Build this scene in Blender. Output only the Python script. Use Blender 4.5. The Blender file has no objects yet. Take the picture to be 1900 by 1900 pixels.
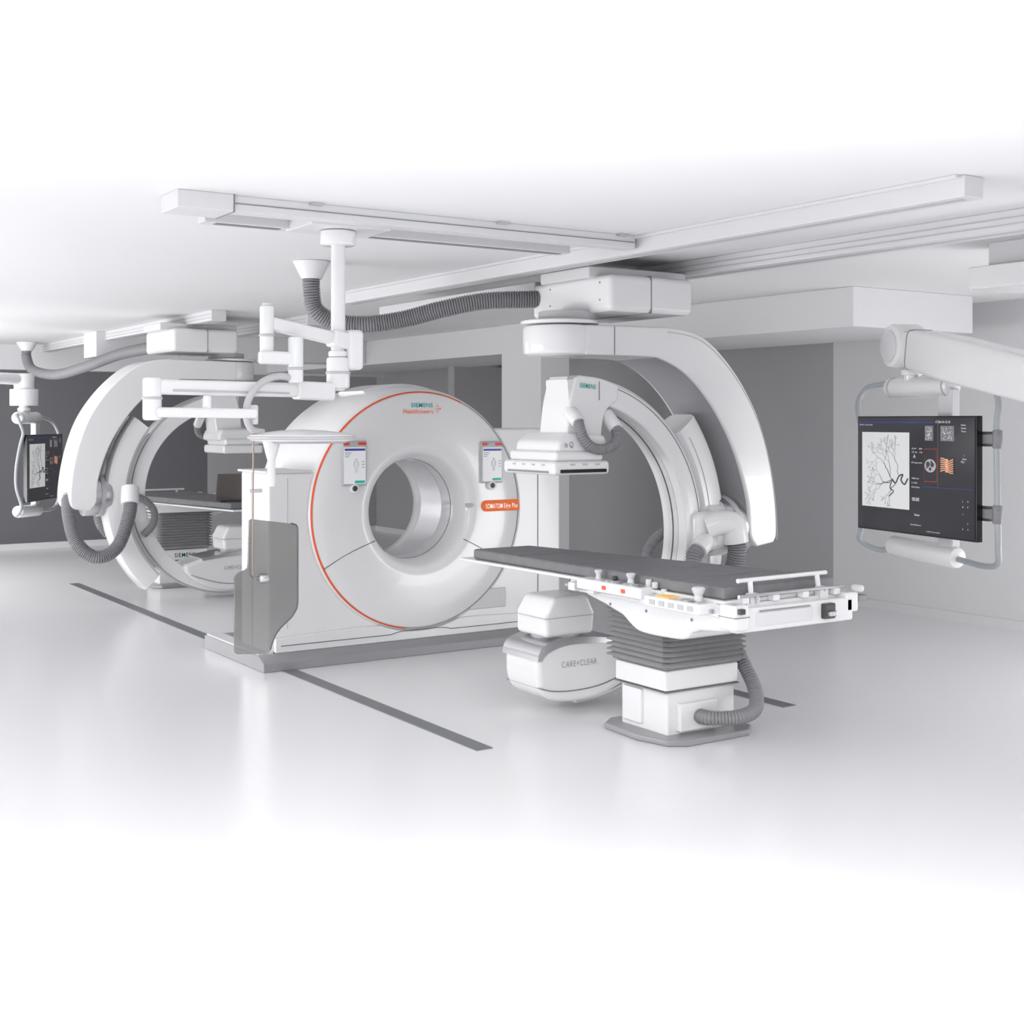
import bpy, bmesh, math, random
from mathutils import Vector, Matrix
random.seed(4)
F=2369.
COL=bpy.context.scene.collection
pi=math.pi
# ---------------------------------------------------------------- materials
def mat(name, col, rough=.5, metal=0., spec=.5, emit=None, es=0., alpha=1., trans=0., coat=0., bump=None, noise=None):
    m=bpy.data.materials.new(name); m.use_nodes=True
    nt=m.node_tree; b=nt.nodes["Principled BSDF"]
    b.inputs["Base Color"].default_value=(*col,1)
    b.inputs["Roughness"].default_value=rough; b.inputs["Metallic"].default_value=metal
    b.inputs["Specular IOR Level"].default_value=spec
    b.inputs["Coat Weight"].default_value=coat
    if trans: b.inputs["Transmission Weight"].default_value=trans
    if alpha<1: b.inputs["Alpha"].default_value=alpha
    if emit: b.inputs["Emission Color"].default_value=(*emit,1); b.inputs["Emission Strength"].default_value=es
    if noise:
        sc,amt=noise
        tc=nt.nodes.new("ShaderNodeTexCoord"); n=nt.nodes.new("ShaderNodeTexNoise"); n.inputs["Scale"].default_value=sc
        nt.links.new(tc.outputs["Object"],n.inputs["Vector"])
        r=nt.nodes.new("ShaderNodeMapRange"); r.inputs["To Min"].default_value=1-amt; r.inputs["To Max"].default_value=1+amt*.3
        nt.links.new(n.outputs["Fac"],r.inputs["Value"])
        mx=nt.nodes.new("ShaderNodeVectorMath"); mx.operation='SCALE'; mx.inputs[0].default_value=col
        nt.links.new(r.outputs["Result"],mx.inputs["Scale"]); nt.links.new(mx.outputs["Vector"],b.inputs["Base Color"])
    return m
WHITE=mat("white_enamel",(.82,.82,.83),.2,noise=(3,.02),coat=.2)
WHITE2=mat("white_satin",(.69,.69,.705),.45,noise=(3,.02))
PALE=mat("pale_grey_plastic",(.50,.50,.515),.4)
GREY=mat("grey_plastic",(.22,.22,.235),.45)
UNDERSHADE=mat("arm_shade_grey",(.34,.34,.355),.4)  # grey that stands for shade beneath the support bracket
HOSE=mat("grey_corrugated_hose",(.25,.25,.265),.5)
DARK=mat("dark_grey_plastic",(.05,.05,.055),.4)
BLACK=mat("black_gloss",(.006,.006,.008),.18)
METAL=mat("brushed_metal",(.62,.62,.64),.28,metal=1.)
BRIGHT=mat("bore_metal",(.85,.85,.87),.35,metal=.7)
MATT=mat("mattress_fabric",(.20,.20,.21),.55,noise=(14,.25))
BELL=mat("bellows_rubber",(.40,.40,.41),.6)
PLINTH=mat("plinth_grey",(.31,.31,.325),.3)
STRIP=mat("floor_strip_grey",(.185,.19,.20),.4)
GROOVE=mat("groove_grey",(.10,.10,.11),.5)
ORANGE=mat("orange_print",(.83,.14,.005),.5,emit=(.9,.16,.0),es=.12)  # unlit print, slight glow added so it reads brighter
REDL=mat("orange_red_line",(.82,.09,.012),.4)
TEAL=mat("teal_print",(0,.31,.29),.5,emit=(0,.32,.3),es=.1)  # printed letters with a faint glow put into the colour
TEXTG=mat("grey_print",(.17,.17,.18),.5)
TEXTW=mat("white_print",(.85,.85,.85),.5,emit=(1,1,1),es=.35)  # white letters brightened by an added glow, not self-lit
TUBEF=mat("cradle_tube_grey",(.37,.39,.415),.35)
COPPER=mat("copper_rod",(.36,.27,.24),.35,metal=.6)
GLASS=mat("smoked_acrylic",(.27,.262,.26),.08,metal=.55,alpha=.72)
GLASS2=mat("brown_acrylic",(.15,.12,.115),.1,alpha=.72)
SCRN=mat("screen_dark",(.012,.012,.015),.2,emit=(.018,.018,.022),es=1)
SCRL=mat("screen_lightgrey",(.5,.5,.5),.4,emit=(.72,.73,.74),es=.4)
SCRW=mat("screen_white",(.8,.8,.82),.4,emit=(.8,.82,.85),es=.15)
SCRB=mat("screen_blue",(.02,.03,.16),.4,emit=(.02,.03,.2),es=.6)
SCRG=mat("screen_green",(.01,.4,.3),.4,emit=(0,.4,.3),es=.2)
SCRR=mat("screen_red",(.5,.03,.02),.4,emit=(.5,.04,.02),es=.3)
SCRT=mat("screen_text",(.6,.6,.62),.4,emit=(.7,.7,.72),es=.5)
VESS=mat("vessel_grey",(.06,.06,.065),.5)
BONE=mat("screen_bone",(.75,.40,.25),.5,emit=(.7,.33,.2),es=.35)
AMBER=mat("screen_amber",(.9,.5,.1),.4,emit=(.9,.5,.1),es=.3)
LENS=mat("lamp_lens",(.42,.42,.45),.2)
FLOOR=mat("floor_vinyl",(.87,.87,.885),.22,spec=.4,noise=(.8,.012))
CEIL=mat("ceiling_paint",(.80,.80,.81),.7,noise=(.8,.01))
WALLD=mat("wall_dark_grey",(.150,.148,.160),.6,noise=(1.5,.04))
WALLM=mat("wall_mid_grey",(.42,.42,.435),.5,noise=(1.5,.04))
WALLW=mat("wall_white",(.72,.72,.735),.6,noise=(1.5,.02))

# ---------------------------------------------------------------- helpers
def finish(name,bm,m,root=None,parent=None,bevel=0,seg=3,angle=35,smooth=True):
    bmesh.ops.recalc_face_normals(bm,faces=bm.faces)
    me=bpy.data.meshes.new(name); bm.to_mesh(me); bm.free()
    me.materials.append(m)
    ob=bpy.data.objects.new(name,me); COL.objects.link(ob)
    if smooth:
        for p in me.polygons: p.use_smooth=True
        me.set_sharp_from_angle(angle=math.radians(angle))
    if root is not None:
        me.transform(Matrix.Translation(-root.location)); ob.parent=parent if parent else root
    if bevel:
        b=ob.modifiers.new("bevel",'BEVEL'); b.width=bevel; b.segments=seg; b.limit_method='ANGLE'; b.angle_limit=math.radians(40); b.harden_normals=True
    return ob
def empty(name,loc,label,cat,group=None):
    e=bpy.data.objects.new(name,None); e.location=loc; e.empty_display_size=.1; COL.objects.link(e)
    e["label"]=label; e["category"]=cat
    if group: e["group"]=group
    return e
def tag(o,label,cat,group=None):
    o["label"]=label; o["category"]=cat
    if group: o["group"]=group
    return o
def addbox(bm,a,b):
    r=bmesh.ops.create_cube(bm,size=1)
    for v in r['verts']:
        v.co=Vector([ (a[i]+b[i])/2+v.co[i]*(b[i]-a[i]) for i in range(3)])
def box(name,x0,x1,y0,y1,z0,z1,m,root=None,parent=None,bevel=.01,seg=3):
    bm=bmesh.new(); addbox(bm,(x0,y0,z0),(x1,y1,z1)); return finish(name,bm,m,root,parent,bevel,seg)
def prism(name,pts,lo,hi,axis,m,root=None,parent=None,bevel=.01,seg=3):
    bm=bmesh.new()
    def P(p,h):
        if axis=='y': return (p[0],h,p[1])
        if axis=='z': return (p[0],p[1],h)
        return (h,p[0],p[1])
    A=[bm.verts.new(P(p,lo)) for p in pts]; B=[bm.verts.new(P(p,hi)) for p in pts]
    bm.faces.new(A); bm.faces.new(B[::-1]); n=len(pts)
    for i in range(n): bm.faces.new((A[i],A[(i+1)%n],B[(i+1)%n],B[i]))
    return finish(name,bm,m,root,parent,bevel,seg)
def cr(pts,n=8):
    P=[Vector(p) for p in pts]; P=[2*P[0]-P[1]]+P+[2*P[-1]-P[-2]]; out=[]
    for i in range(1,len(P)-2):
        for k in range(n):
            t=k/n; a,b,c,d=P[i-1],P[i],P[i+1],P[i+2]
            out.append(.5*((2*b)+(c-a)*t+(2*a-5*b+4*c-d)*t*t+(3*b-a-3*c+d)*t**3))
    out.append(P[-2]); return out
def sweep(bm,path,rad,seg=16):
    up=None; rings=[]
    for i,p in enumerate(path):
        t=(path[min(i+1,len(path)-1)]-path[max(i-1,0)]).normalized()
        if up is None: up=t.orthogonal().normalized()
        up=(up-t*up.dot(t)).normalized(); s=t.cross(up)
        r=rad(i) if callable(rad) else rad
        rings.append([bm.verts.new(p+(up*math.cos(2*pi*k/seg)+s*math.sin(2*pi*k/seg))*r) for k in range(seg)])
    for a,b in zip(rings,rings[1:]):
        for k in range(seg): bm.faces.new((a[k],a[(k+1)%seg],b[(k+1)%seg],b[k]))
    bm.faces.new(rings[0][::-1]); bm.faces.new(rings[-1])
def tube(name,pts,r,m,root=None,parent=None,smooth=True,seg=16):
    path=cr(pts) if smooth and len(pts)>2 else [Vector(p) for p in pts]
    bm=bmesh.new(); sweep(bm,path,r,seg); return finish(name,bm,m,root,parent)
def hose(name,pts,r,m,root=None,parent=None,pitch=.016):
    dense=cr(pts,24); L=[0]
    for a,b in zip(dense,dense[1:]): L.append(L[-1]+(b-a).length)
    n=int(L[-1]/pitch)*3; path=[]; j=0
    for i in range(n+1):
        s=L[-1]*i/n
        while j<len(L)-2 and L[j+1]<s: j+=1
        f=(s-L[j])/max(1e-9,L[j+1]-L[j]); path.append(dense[j].lerp(dense[j+1],f))
    bm=bmesh.new(); sweep(bm,path,lambda i:(r if i%3 else r*.82),18)
    return finish(name,bm,m,root,parent,angle=60)
def lathe(name,prof,c,axis,m,root=None,parent=None,seg=96,a0=0,a1=2*pi,closed=True):
    bm=bmesh.new(); full=abs(a1-a0-2*pi)<1e-6; n=seg if full else seg+1; rings=[]
    ax={'x':(Vector((0,1,0)),Vector((0,0,1)),Vector((1,0,0))),'y':(Vector((1,0,0)),Vector((0,0,1)),Vector((0,1,0))),'z':(Vector((1,0,0)),Vector((0,1,0)),Vector((0,0,1)))}[axis] if isinstance(axis,str) else axis
    c=Vector(c)
    for i in range(n):
        a=a0+(a1-a0)*i/seg
        rings.append([bm.verts.new(c+ (ax[0]*math.cos(a)+ax[1]*math.sin(a))*r+ax[2]*h) for r,h in prof])
    m_=len(prof)
    for i in range(seg):
        A=rings[i]; B=rings[(i+1)%n]
        for k in range(m_ if closed else m_-1):
            bm.faces.new((A[k],A[(k+1)%m_],B[(k+1)%m_],B[k]))
    if not full:
        bm.faces.new(rings[0]); bm.faces.new(rings[-1][::-1])
    bmesh.ops.remove_doubles(bm,verts=bm.verts,dist=1e-6)
    return finish(name,bm,m,root,parent,angle=30)
def cyl(name,c,r,h,axis,m,root=None,parent=None,bevel=.008,seg=40,r2=None):
    r2=r if r2 is None else r2; b=min(bevel,r*.4,h*.4)
    prof=[(0,0),(r-b,0),(r-b*.3,b*.3),(r,b),(r2,h-b),(r2-b*.3,h-b*.3),(r2-b,h),(0,h)]
    return lathe(name,prof,c,axis,m,root,parent,seg=seg,closed=False)
def cylp(name,p0,p1,r,m,root=None,parent=None,bevel=.008,r2=None,seg=40):
    p0=Vector(p0);p1=Vector(p1);d=p1-p0;h=d.length;d.normalize();u=d.orthogonal().normalized();w=d.cross(u)
    r2=r if r2 is None else r2; b=min(bevel,r*.4,h*.4)
    prof=[(0,0),(r-b,0),(r-b*.3,b*.3),(r,b),(r2,h-b),(r2-b*.3,h-b*.3),(r2-b,h),(0,h)]
    return lathe(name,prof,p0,(u,w,d),m,root,parent,seg=seg,closed=False)
def text(s,loc,size,right,up,m,name,root,parent=None,bold=0.,width=None):
    cu=bpy.data.curves.new("t",'FONT'); cu.body=s; cu.size=size; cu.extrude=0; cu.offset=bold; cu.resolution_u=6; cu.space_character=1.12 if bold else 1
    tmp=bpy.data.objects.new("t",cu); COL.objects.link(tmp); bpy.context.view_layer.update()
    me=bpy.data.meshes.new_from_object(tmp.evaluated_get(bpy.context.evaluated_depsgraph_get()))
    bpy.data.objects.remove(tmp)
    if width:
        xs=[v.co.x for v in me.vertices]; w=max(xs)-min(xs)
        me.transform(Matrix.Scale(width/w,4,(1,0,0)))
    R=Vector(right).normalized(); U=Vector(up).normalized(); N=R.cross(U)
    M=Matrix((R,U,N)).transposed().to_4x4(); M.translation=Vector(loc)
    me.transform(M); me.materials.clear(); me.materials.append(m)
    ob=bpy.data.objects.new(name,me); COL.objects.link(ob)
    if root is not None:
        me.transform(Matrix.Translation(-root.location)); ob.parent=parent if parent else root
    return ob
def strucbox(name,a,b,m,bevel=0):
    bm=bmesh.new(); addbox(bm,a,b); o=finish(name,bm,m,bevel=bevel); o["kind"]="structure"; return o
def copytree(root,newloc,rotz=0,label=None,skip=()):
    def rec(o,par):
        c=o.copy(); COL.objects.link(c)
        if par is None:
            c.location=newloc; c.rotation_euler=(0,0,rotz)
        else:
            c.parent=par; c.matrix_parent_inverse=o.matrix_parent_inverse.copy()
        for k in list(o.children):
            if k.name.split(".")[0] in skip: continue
            rec(k,c)
        return c
    r=rec(root,None)
    if label: r["label"]=label
    return r
def merge_sweeps(name,list_,m,root,parent=None,seg=8):
    bm=bmesh.new()
    for pts,r in list_: sweep(bm,[Vector(p) for p in pts],r,seg)
    return finish(name,bm,m,root,parent)
def into(o,root):
    o.data.transform((Matrix.Translation(root.location)@Matrix.Rotation(root.rotation_euler.z,4,'Z')).inverted()); o.parent=root; return o

# ---------------------------------------------------------------- room
strucbox("floor",(-5,-3,-.1),(9.3,17.8,0),FLOOR)
strucbox("ceiling",(-5,-3,2.68),(9.3,17.8,2.78),CEIL)
strucbox("wall_back",(-5,17.6,0),(6.4,17.8,2.36),WALLD)
strucbox("wall_back_panel",(6.4,17.6,0),(9.3,17.8,2.36),WALLM)
strucbox("trim_1",(-5,17.35,2.36),(9.3,17.8,2.68),WALLW)
strucbox("wall_right",(9.1,8.33,0),(9.3,17.6,2.68),WALLM)
strucbox("wall_right_pier",(9.1,-3,0),(9.3,8.33,2.68),WALLW)
strucbox("trim_2",(7.2,6.4,2.386),(8.57,17.35,2.68),WALLW,bevel=.006)
strucbox("wall_pier",(7.17,10.36,0),(7.52,11.07,2.68),WALLW,bevel=.006)
strucbox("wall_stub",(8.35,14.0,0),(9.1,14.15,2.386),WALLM)
strucbox("baseboard_back",(-5,17.57,0),(9.1,17.6,.08),WALLW)
strucbox("baseboard_right",(9.07,8.33,0),(9.1,17.57,.08),WALLW)
strucbox("baseboard_right_pier",(9.07,-3,0),(9.1,8.33,.08),WALLW)
strucbox("trim_3",(3.9,14.2,2.40),(7.2,14.7,2.68),WALLW,bevel=.006)

for i,(x,y0,y1) in enumerate([(3.46,5.58,13.6),(5.50,5.42,13.6)]):
    o=box("floor_rail",x,x+.10,y0,y1,.0,.005,STRIP,bevel=0); tag(o,"flat grey metal guide strip let into the white floor","floor rail","floor guide strips")

# ---------------------------------------------------------------- ceiling rails
def rail(x0,x1,y0,y1,z0,label,groove=True):
    e=empty("ceiling_rail",((x0+x1)/2,y0,2.68),label,"ceiling rail","ceiling guide rails")
    box("rail_body",x0,x1,y0,y1,z0,2.68,WHITE2,e,bevel=.005)
    if groove: 
        for f in (.3,.62): box("rail_groove",x0-.003,x0+.003,y0+.02,y1-.02,z0+(2.68-z0)*f-.004,z0+(2.68-z0)*f+.002,PALE,e,bevel=0)
    else: box("rail_flange",x0-.03,x0+.01,y0+.02,y1,2.665,2.68,WHITE2,e,bevel=.003)
    box("rail_slot",x0+(x1-x0)*.35,x0+(x1-x0)*.65,y0+.05,y1-.05,z0-.002,z0+.003,PALE,e,bevel=0)
    return e
rail(4.30,4.42,3.25,8.9,2.592,"long white steel guide rail fixed under the ceiling",False)
rail(5.20,5.36,2.6,8.9,2.585,"long white steel guide rail carrying the imaging carriage")
rail(4.00,4.14,10.9,17.2,2.585,"white steel guide rail under the ceiling of the rear bay")
rail(4.92,5.08,10.9,17.2,2.585,"white steel guide rail under the ceiling of the rear bay")

# ---------------------------------------------------------------- light track
lt=empty("light_track",(3.0,5.5,2.68),"white ceiling track carrying the surgical light column","ceiling track")
box("track_rail",1.80,4.28,5.30,5.40,2.610,2.68,WHITE2,lt,bevel=.004)
box("track_rail",2.04,4.10,5.64,5.74,2.610,2.68,WHITE2,lt,bevel=.004)
box("track_plate",1.90,4.28,5.38,5.66,2.655,2.68,PALE,lt,bevel=0)
box("end_cap",1.79,2.04,5.28,5.50,2.604,2.68,WHITE2,lt,bevel=.004)
box("cap_seam",2.037,2.043,5.278,5.50,2.602,2.68,GREY,lt,bevel=0)
box("track_carriage",2.45,2.86,5.38,5.68,2.60,2.655,WHITE2,lt,bevel=.005)
box("rail_slot",2.9,4.05,5.66,5.70,2.607,2.613,GREY,lt,bevel=0)
box("rail_slot",2.10,2.42,5.66,5.70,2.607,2.613,GREY,lt,bevel=0)
box("rail_seam",1.9,4.27,5.297,5.303,2.642,2.646,GREY,lt,bevel=0)
for x in (2.4,3.4,4.15): box("track_bracket",x,x+.06,5.26,5.32,2.668,2.68,PALE,lt,bevel=.002)

# ---------------------------------------------------------------- CT scanner
ct=empty("ct_scanner",(4.6,8.6,0),"large white ring-shaped CT scanner with orange-red rim line on grey plinth","CT scanner")
C=(4.6,0,1.043)
gan=lathe("gantry_ring",[(.46,9.1),(.385,9.0),(.372,8.9),(.372,8.46),(.370,8.38),(.372,8.35),(.378,8.32),(.388,8.28),(.399,8.25),(.411,8.225),(.425,8.209),(.445,8.199),(.49,8.194),(.60,8.191),(.72,8.191),(.845,8.197),(.868,8.207),(.884,8.226),(.895,8.26),(.905,8.34),(.915,8.44),(.915,9.02),(.90,9.08),(.86,9.1)],C,'y',WHITE,ct,seg=160)
lathe("bore_liner",[(.366,8.52),(.366,8.84),(.376,8.84),(.376,8.52)],C,'y',BRIGHT,ct,gan,seg=96)
lathe("bore_seam",[(.368,8.385),(.3675,8.39),(.374,8.395),(.374,8.385)],C,'y',GREY,ct,gan,seg=96)
lathe("rim_line",[(.861,8.199),(.868,8.2035),(.8715,8.212),(.861,8.2125)],C,'y',REDL,ct,gan,seg=120,a0=math.radians(66),a1=math.radians(262))
lathe("rim_seam",[(.863,8.201),(.867,8.203),(.867,8.214),(.863,8.2135)],C,'y',GREY,ct,gan,seg=60,a0=math.radians(-98),a1=math.radians(66))
def arcpts(cx,cz,r,a0,a1,n): return [(cx+r*math.cos(math.radians(a0+(a1-a0)*i/n)),cz+r*math.sin(math.radians(a0+(a1-a0)*i/n))) for i in range(n+1)]
body=[(3.42,.1),(5.88,.1),(5.88,1.64)]+arcpts(4.6,1.043,.878,42.8,-199.8,80)+[(3.42,1.34)]
hb=prism("rear_housing",body,8.222,8.72,'y',WHITE,ct,bevel=.02)
prism("back_cover",[(3.62,.1),(5.86,.1),(5.86,1.5)]+arcpts(4.6,1.043,.9,30,-190,50)+[(3.62,1.2)],8.72,9.10,'y',WHITE2,ct,hb,bevel=.02)
box("housing_top_plate",3.40,3.74,8.21,8.74,1.335,1.352,WHITE2,ct,hb,bevel=.006)
box("housing_seam",5.66,5.664,8.218,8.23,.2,1.60,GROOVE,ct,hb,bevel=0)
box("housing_seam",3.56,3.563,8.218,8.23,.26,1.30,PALE,ct,hb,bevel=0)
box("housing_seam",3.415,3.423,8.50,8.503,.12,1.33,GROOVE,ct,hb,bevel=0)
ap=prism("front_apron",[(3.46,.1),(5.82,.1),(5.82,.20)]+[(5.45,.215),(5.1,.225)]+arcpts(4.6,1.043,.885,-68,-112,20)+[(4.1,.225),(3.75,.215),(3.46,.20)],8.19,8.26,'y',WHITE,ct,bevel=.01)
tube("apron_seam",[(3.5,8.187,.15),(4.35,8.187,.15)],.0025,GROOVE,ct,ap,seg=8)
tube("apron_seam",[(4.85,8.187,.15),(5.78,8.187,.15)],.0025,GROOVE,ct,ap,seg=8)
tube("apron_handle",[(4.35,8.188,.15),(4.42,8.188,.165),(4.5,8.188,.168),(4.62,8.188,.169),(4.74,8.188,.168),(4.82,8.188,.16),(4.85,8.188,.15)],.0025,GROOVE,ct,ap,seg=8)
vent=box("vent_panel",5.03,5.36,8.21,8.25,.27,.42,WHITE2,ct,hb,bevel=.01)
pl=prism("plinth",[(8.08,0),(9.22,0),(9.22,.1),(8.17,.1),(8.08,.06)],3.33,5.93,'x',PLINTH,ct,bevel=.006)
box("plinth_cover",3.34,3.45,8.2,9.2,.098,.112,WHITE2,ct,pl,bevel=.003)
tube("face_seam",[(4.23,8.198,.835),(4.10,8.192,.79),(3.98,8.192,.74),(3.82,8.196,.654)],.003,GROOVE,ct,gan,seg=8)
tube("face_seam",[(4.97,8.198,.81),(5.08,8.192,.755),(5.20,8.192,.69),(5.36,8.193,.604)],.003,GROOVE,ct,gan,seg=8)
text("SIEMENS",(4.515,8.184,1.797),.044,(1,0,0),(0,0,1),TEAL,"lettering",ct,gan,bold=.0004,width=.18)
text("Healthineers",(4.448,8.184,1.751),.045,(1,0,0),(0,0,1),ORANGE,"lettering",ct,gan,bold=.0003,width=.248)
def dots(name,x,z,s,n,root,parent):
    bm=bmesh.new()
    P=[(0,0,.3),(1,0,.4),(2.1,0,.55),(3.3,0,.8),(.9,1,.4),(2.1,1.4,.55),(.9,-1,.4),(2.1,-1.4,.55),(1.3,2.2,.4),(1.3,-2.2,.4)]
    for a,b,r in P:
        M=Matrix.Translation((x+a*s,n,z+b*s))@Matrix.Rotation(pi/2,4,'X')
        bmesh.ops.create_cone(bm,cap_ends=True,segments=14,radius1=r*s*.6,radius2=r*s*.6,depth=.001,matrix=M)
    return finish(name,bm,ORANGE,root,parent)
dots("logo_dots",4.712,1.787,.014,8.184,ct,gan)
lab=prism("name_label",arcpts(5.165,1.051,.042,-90,-270,12)+[(5.452,1.093),(5.462,1.05),(5.463,1.009)],8.182,8.20,'y',ORANGE,ct,gan,bevel=0)
text("SOMATOM",(5.156,8.1795,1.032),.050,(1,0,0),(0,0,1),TEXTW,"lettering",ct,gan,bold=.0006,width=.150)
text("Edge Plus",(5.318,8.1795,1.032),.050,(1,0,0),(0,0,1),TEXTW,"lettering",ct,gan,bold=.0004,width=.125)
def panel(x0,x1,z0,z1):
    y=8.165
    p=box("control_panel",x0,x1,y,8.20,z0,z1,PALE,ct,gan,bevel=.01)
    w=x1-x0
    box("panel_screen",x0+.01,x1-.01,y-.002,y+.01,z0+.015,z1-.045,SCRW,ct,p,bevel=0)
    box("screen_header",x0+.015,x1-.015,y-.0035,y,z1-.070,z1-.055,SCRB,ct,p,bevel=0)
    box("screen_button",x1-w*.5,x1-.018,y-.0035,y,z0+.02,z0+.038,SCRG,ct,p,bevel=0)
    box("stop_button",x0+.006,x0+w*.26,y-.006,y+.005,z1-.030,z1-.010,SCRR,ct,p,bevel=.002)
    box("key_button",x0+w*.32,x0+w*.58,y-.004,y+.005,z1-.030,z1-.010,PALE,ct,p,bevel=.002)
    box("key_button",x0+w*.64,x1-.006,y-.004,y+.005,z1-.030,z1-.010,SCRR,ct,p,bevel=.002)
    cx=(x0+x1)/2+.01; zc=(z0+z1)/2-.01; yy=y-.003
    L=[([(cx,yy,zc+.042),(cx,yy,zc+.032)],.006),([(cx-.015,yy,zc+.025),(cx-.02,yy,zc-.015)],.0015),([(cx+.015,yy,zc+.025),(cx+.02,yy,zc-.015)],.0015),
       ([(cx-.012,yy,zc+.025),(cx+.012,yy,zc+.025)],.0014),([(cx-.010,yy,zc+.02),(cx-.008,yy,zc-.055)],.0014),([(cx+.010,yy,zc+.02),(cx+.008,yy,zc-.055)],.0014),([(cx,yy,zc-.012),(cx,yy,zc-.055)],.001)]
    merge_sweeps("body_pictogram",L,PALE,ct,p,6)
    for k in range(3): box("screen_row",x0+.018,x0+.018+.05*(1-.2*k),yy-.0005,yy+.0005,z1-.087-.013*k,z1-.083-.013*k,GREY,ct,p,bevel=0)
    for k in range(3): box("screen_row",x1-.04,x1-.02,yy-.0005,yy+.0005,z1-.15-.02*k,z1-.146-.02*k,GREY,ct,p,bevel=0)
    cylp("jog_dial",(cx-.01,8.195,z0-.018),(cx-.01,8.160,z0-.018),.034,WHITE,ct,p)
    cylp("dial_centre",(cx-.01,8.165,z0-.018),(cx-.01,8.156,z0-.018),.020,DARK,ct,p)
panel(3.955,4.145,1.235,1.555); panel(5.11,5.30,1.225,1.54)
box("latch_button",5.005,5.06,8.195,8.26,1.045,1.075,PALE,ct,gan,bevel=.008)
lathe("top_cover",[(.905,8.46),(.932,8.50),(.932,8.9),(.905,8.95)],C,'y',WHITE,ct,gan,seg=24,a0=math.radians(72),a1=math.radians(110))

# ---------------------------------------------------------------- C-arm system
ca=empty("angiography_c_arm",(4.45,6.2,0),"white ceiling-mounted angiography C-arm over the dark patient table","C-arm","ceiling-mounted C-arms")
cb=box("ceiling_carriage",4.50,5.13,5.80,6.60,2.33,2.545,WHITE,ca,bevel=.035,seg=5)
box("carriage_seam",4.80,4.805,5.797,6.603,2.327,2.548,GREY,ca,cb,bevel=.0)
for (y0,z) in ((5.9,2.40),(6.4,2.40),(5.9,2.5),(6.4,2.5)): cylp("cover_screw",(4.497,y0,z),(4.502,y0,z),.006,GREY,ca,cb,seg=10)
box("carriage_mount",4.46,5.20,5.95,6.45,2.53,2.60,WHITE2,ca,cb,bevel=.01)
tr=box("cable_tray",4.52,4.95,6.6,8.7,2.50,2.57,WHITE2,ca,bevel=.008)
hose("ceiling_hose",[(3.30,7.25,2.60),(3.30,7.25,2.50),(3.33,7.25,2.38),(3.45,7.2,2.307),(3.6,7.1,2.294),(3.81,7.0,2.33),(4.0,6.85,2.39),(4.22,6.7,2.44),(4.52,6.55,2.455)],.055,HOSE,ca)
cylp("hose_funnel",(3.3,7.25,2.57),(3.3,7.25,2.68),.065,WHITE,ca,r2=.115,bevel=.006)
cyl("pivot_disc",(4.42,6.19,2.268),.235,.022,'z',WHITE,ca)
cyl("pivot_neck",(4.46,6.17,2.285),.17,.06,'z',PALE,ca)
up=[(4.45,2.258),(4.9,2.265),(5.16,2.262),(5.36,2.215),(5.53,2.10),(5.70,1.92),(5.84,1.70),(5.93,1.45),(5.98,1.2),(5.995,.98),(5.97,.91)]
lo=[(5.82,.89),(5.765,.97),(5.745,1.18),(5.66,1.44),(5.54,1.66),(5.39,1.85),(5.22,1.99),(5.04,2.07),(4.9,2.085),(4.45,2.085)]
def sm(l,n=5): return [(p.x,p.y) for p in cr([(a,b,0) for a,b in l],n)]
br=prism("support_bracket",sm(up)+sm(lo),5.97,6.42,'y',WHITE,ca,bevel=.02,seg=4)
cyl("bracket_hub",(4.43,6.195,2.085),.225,.176,'z',WHITE,ca,br,bevel=.025,seg=64)
prism("underside_shade",[(a+.0,b-.004) for a,b in sm(lo)[5:-8]]+[(a+.006,b+.006) for a,b in sm(lo)[5:-8]][::-1],5.995,6.395,'y',UNDERSHADE,ca,br,bevel=0)  # thin strip painting shade onto the curved bracket's underside
tube("bracket_seam",[(a-.0,5.968,b-.03) for a,b in sm(up)[8:-4]],.0025,PALE,ca,br,smooth=False,seg=6)
box("bracket_seam",4.66,4.664,5.966,5.975,2.09,2.255,GREY,ca,br,bevel=0)
cylp("swivel_bearing",(5.60,6.17,1.02),(5.83,6.17,1.02),.19,METAL,ca,bevel=.012)
cylp("bearing_ring",(5.66,6.17,1.02),(5.70,6.17,1.02),.20,PALE,ca,bevel=.006)
cylp("bearing_housing",(5.48,6.13,1.0),(5.66,6.13,1.0),.17,WHITE,ca,bevel=.03)
IX,IZ=4.46,1.0
def sector(name,r0,r1,y0,y1,a0,a1,m,par=None,seg=72,b=.02):
    prof=[(r0,y0+b*.5),(r0+b*.5,y0),(r1-b,y0),(r1-b*.3,y0+b*.3),(r1,y0+b),(r1,y1-b),(r1-b*.3,y1-b*.3),(r1-b,y1),(r0+b*.5,y1),(r0,y1-b*.5)]
    return lathe(name,prof,(IX,0,IZ),'y',m,ca,par,seg=seg,a0=math.radians(a0),a1=math.radians(a1))
arc=sector("c_arc",.812,.945,6.03,6.25,-92,96,WHITE,b=.014)
sector("arc_outer_band",.944,.960,6.05,6.23,-91,95,METAL,arc,b=.003)
sector("arc_side_groove",.925,.930,6.027,6.034,-90,92,GREY,arc,b=.001)
sector("arc_inner_track",.807,.813,6.10,6.19,-88,92,WHITE2,arc,b=.001)
sector("arc_track_groove",.804,.808,6.14,6.15,-88,92,GROOVE,arc,b=.001)
car=sector("arc_carrier",1.00,1.20,6.08,6.34,-46,38,WHITE,b=.055)
sector("carrier_panel",.965,1.01,6.12,6.30,-42,34,PALE,car,b=.01)
sector("carrier_seam",1.06,1.065,6.076,6.084,-42,34,PALE,car,b=.001)
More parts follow.
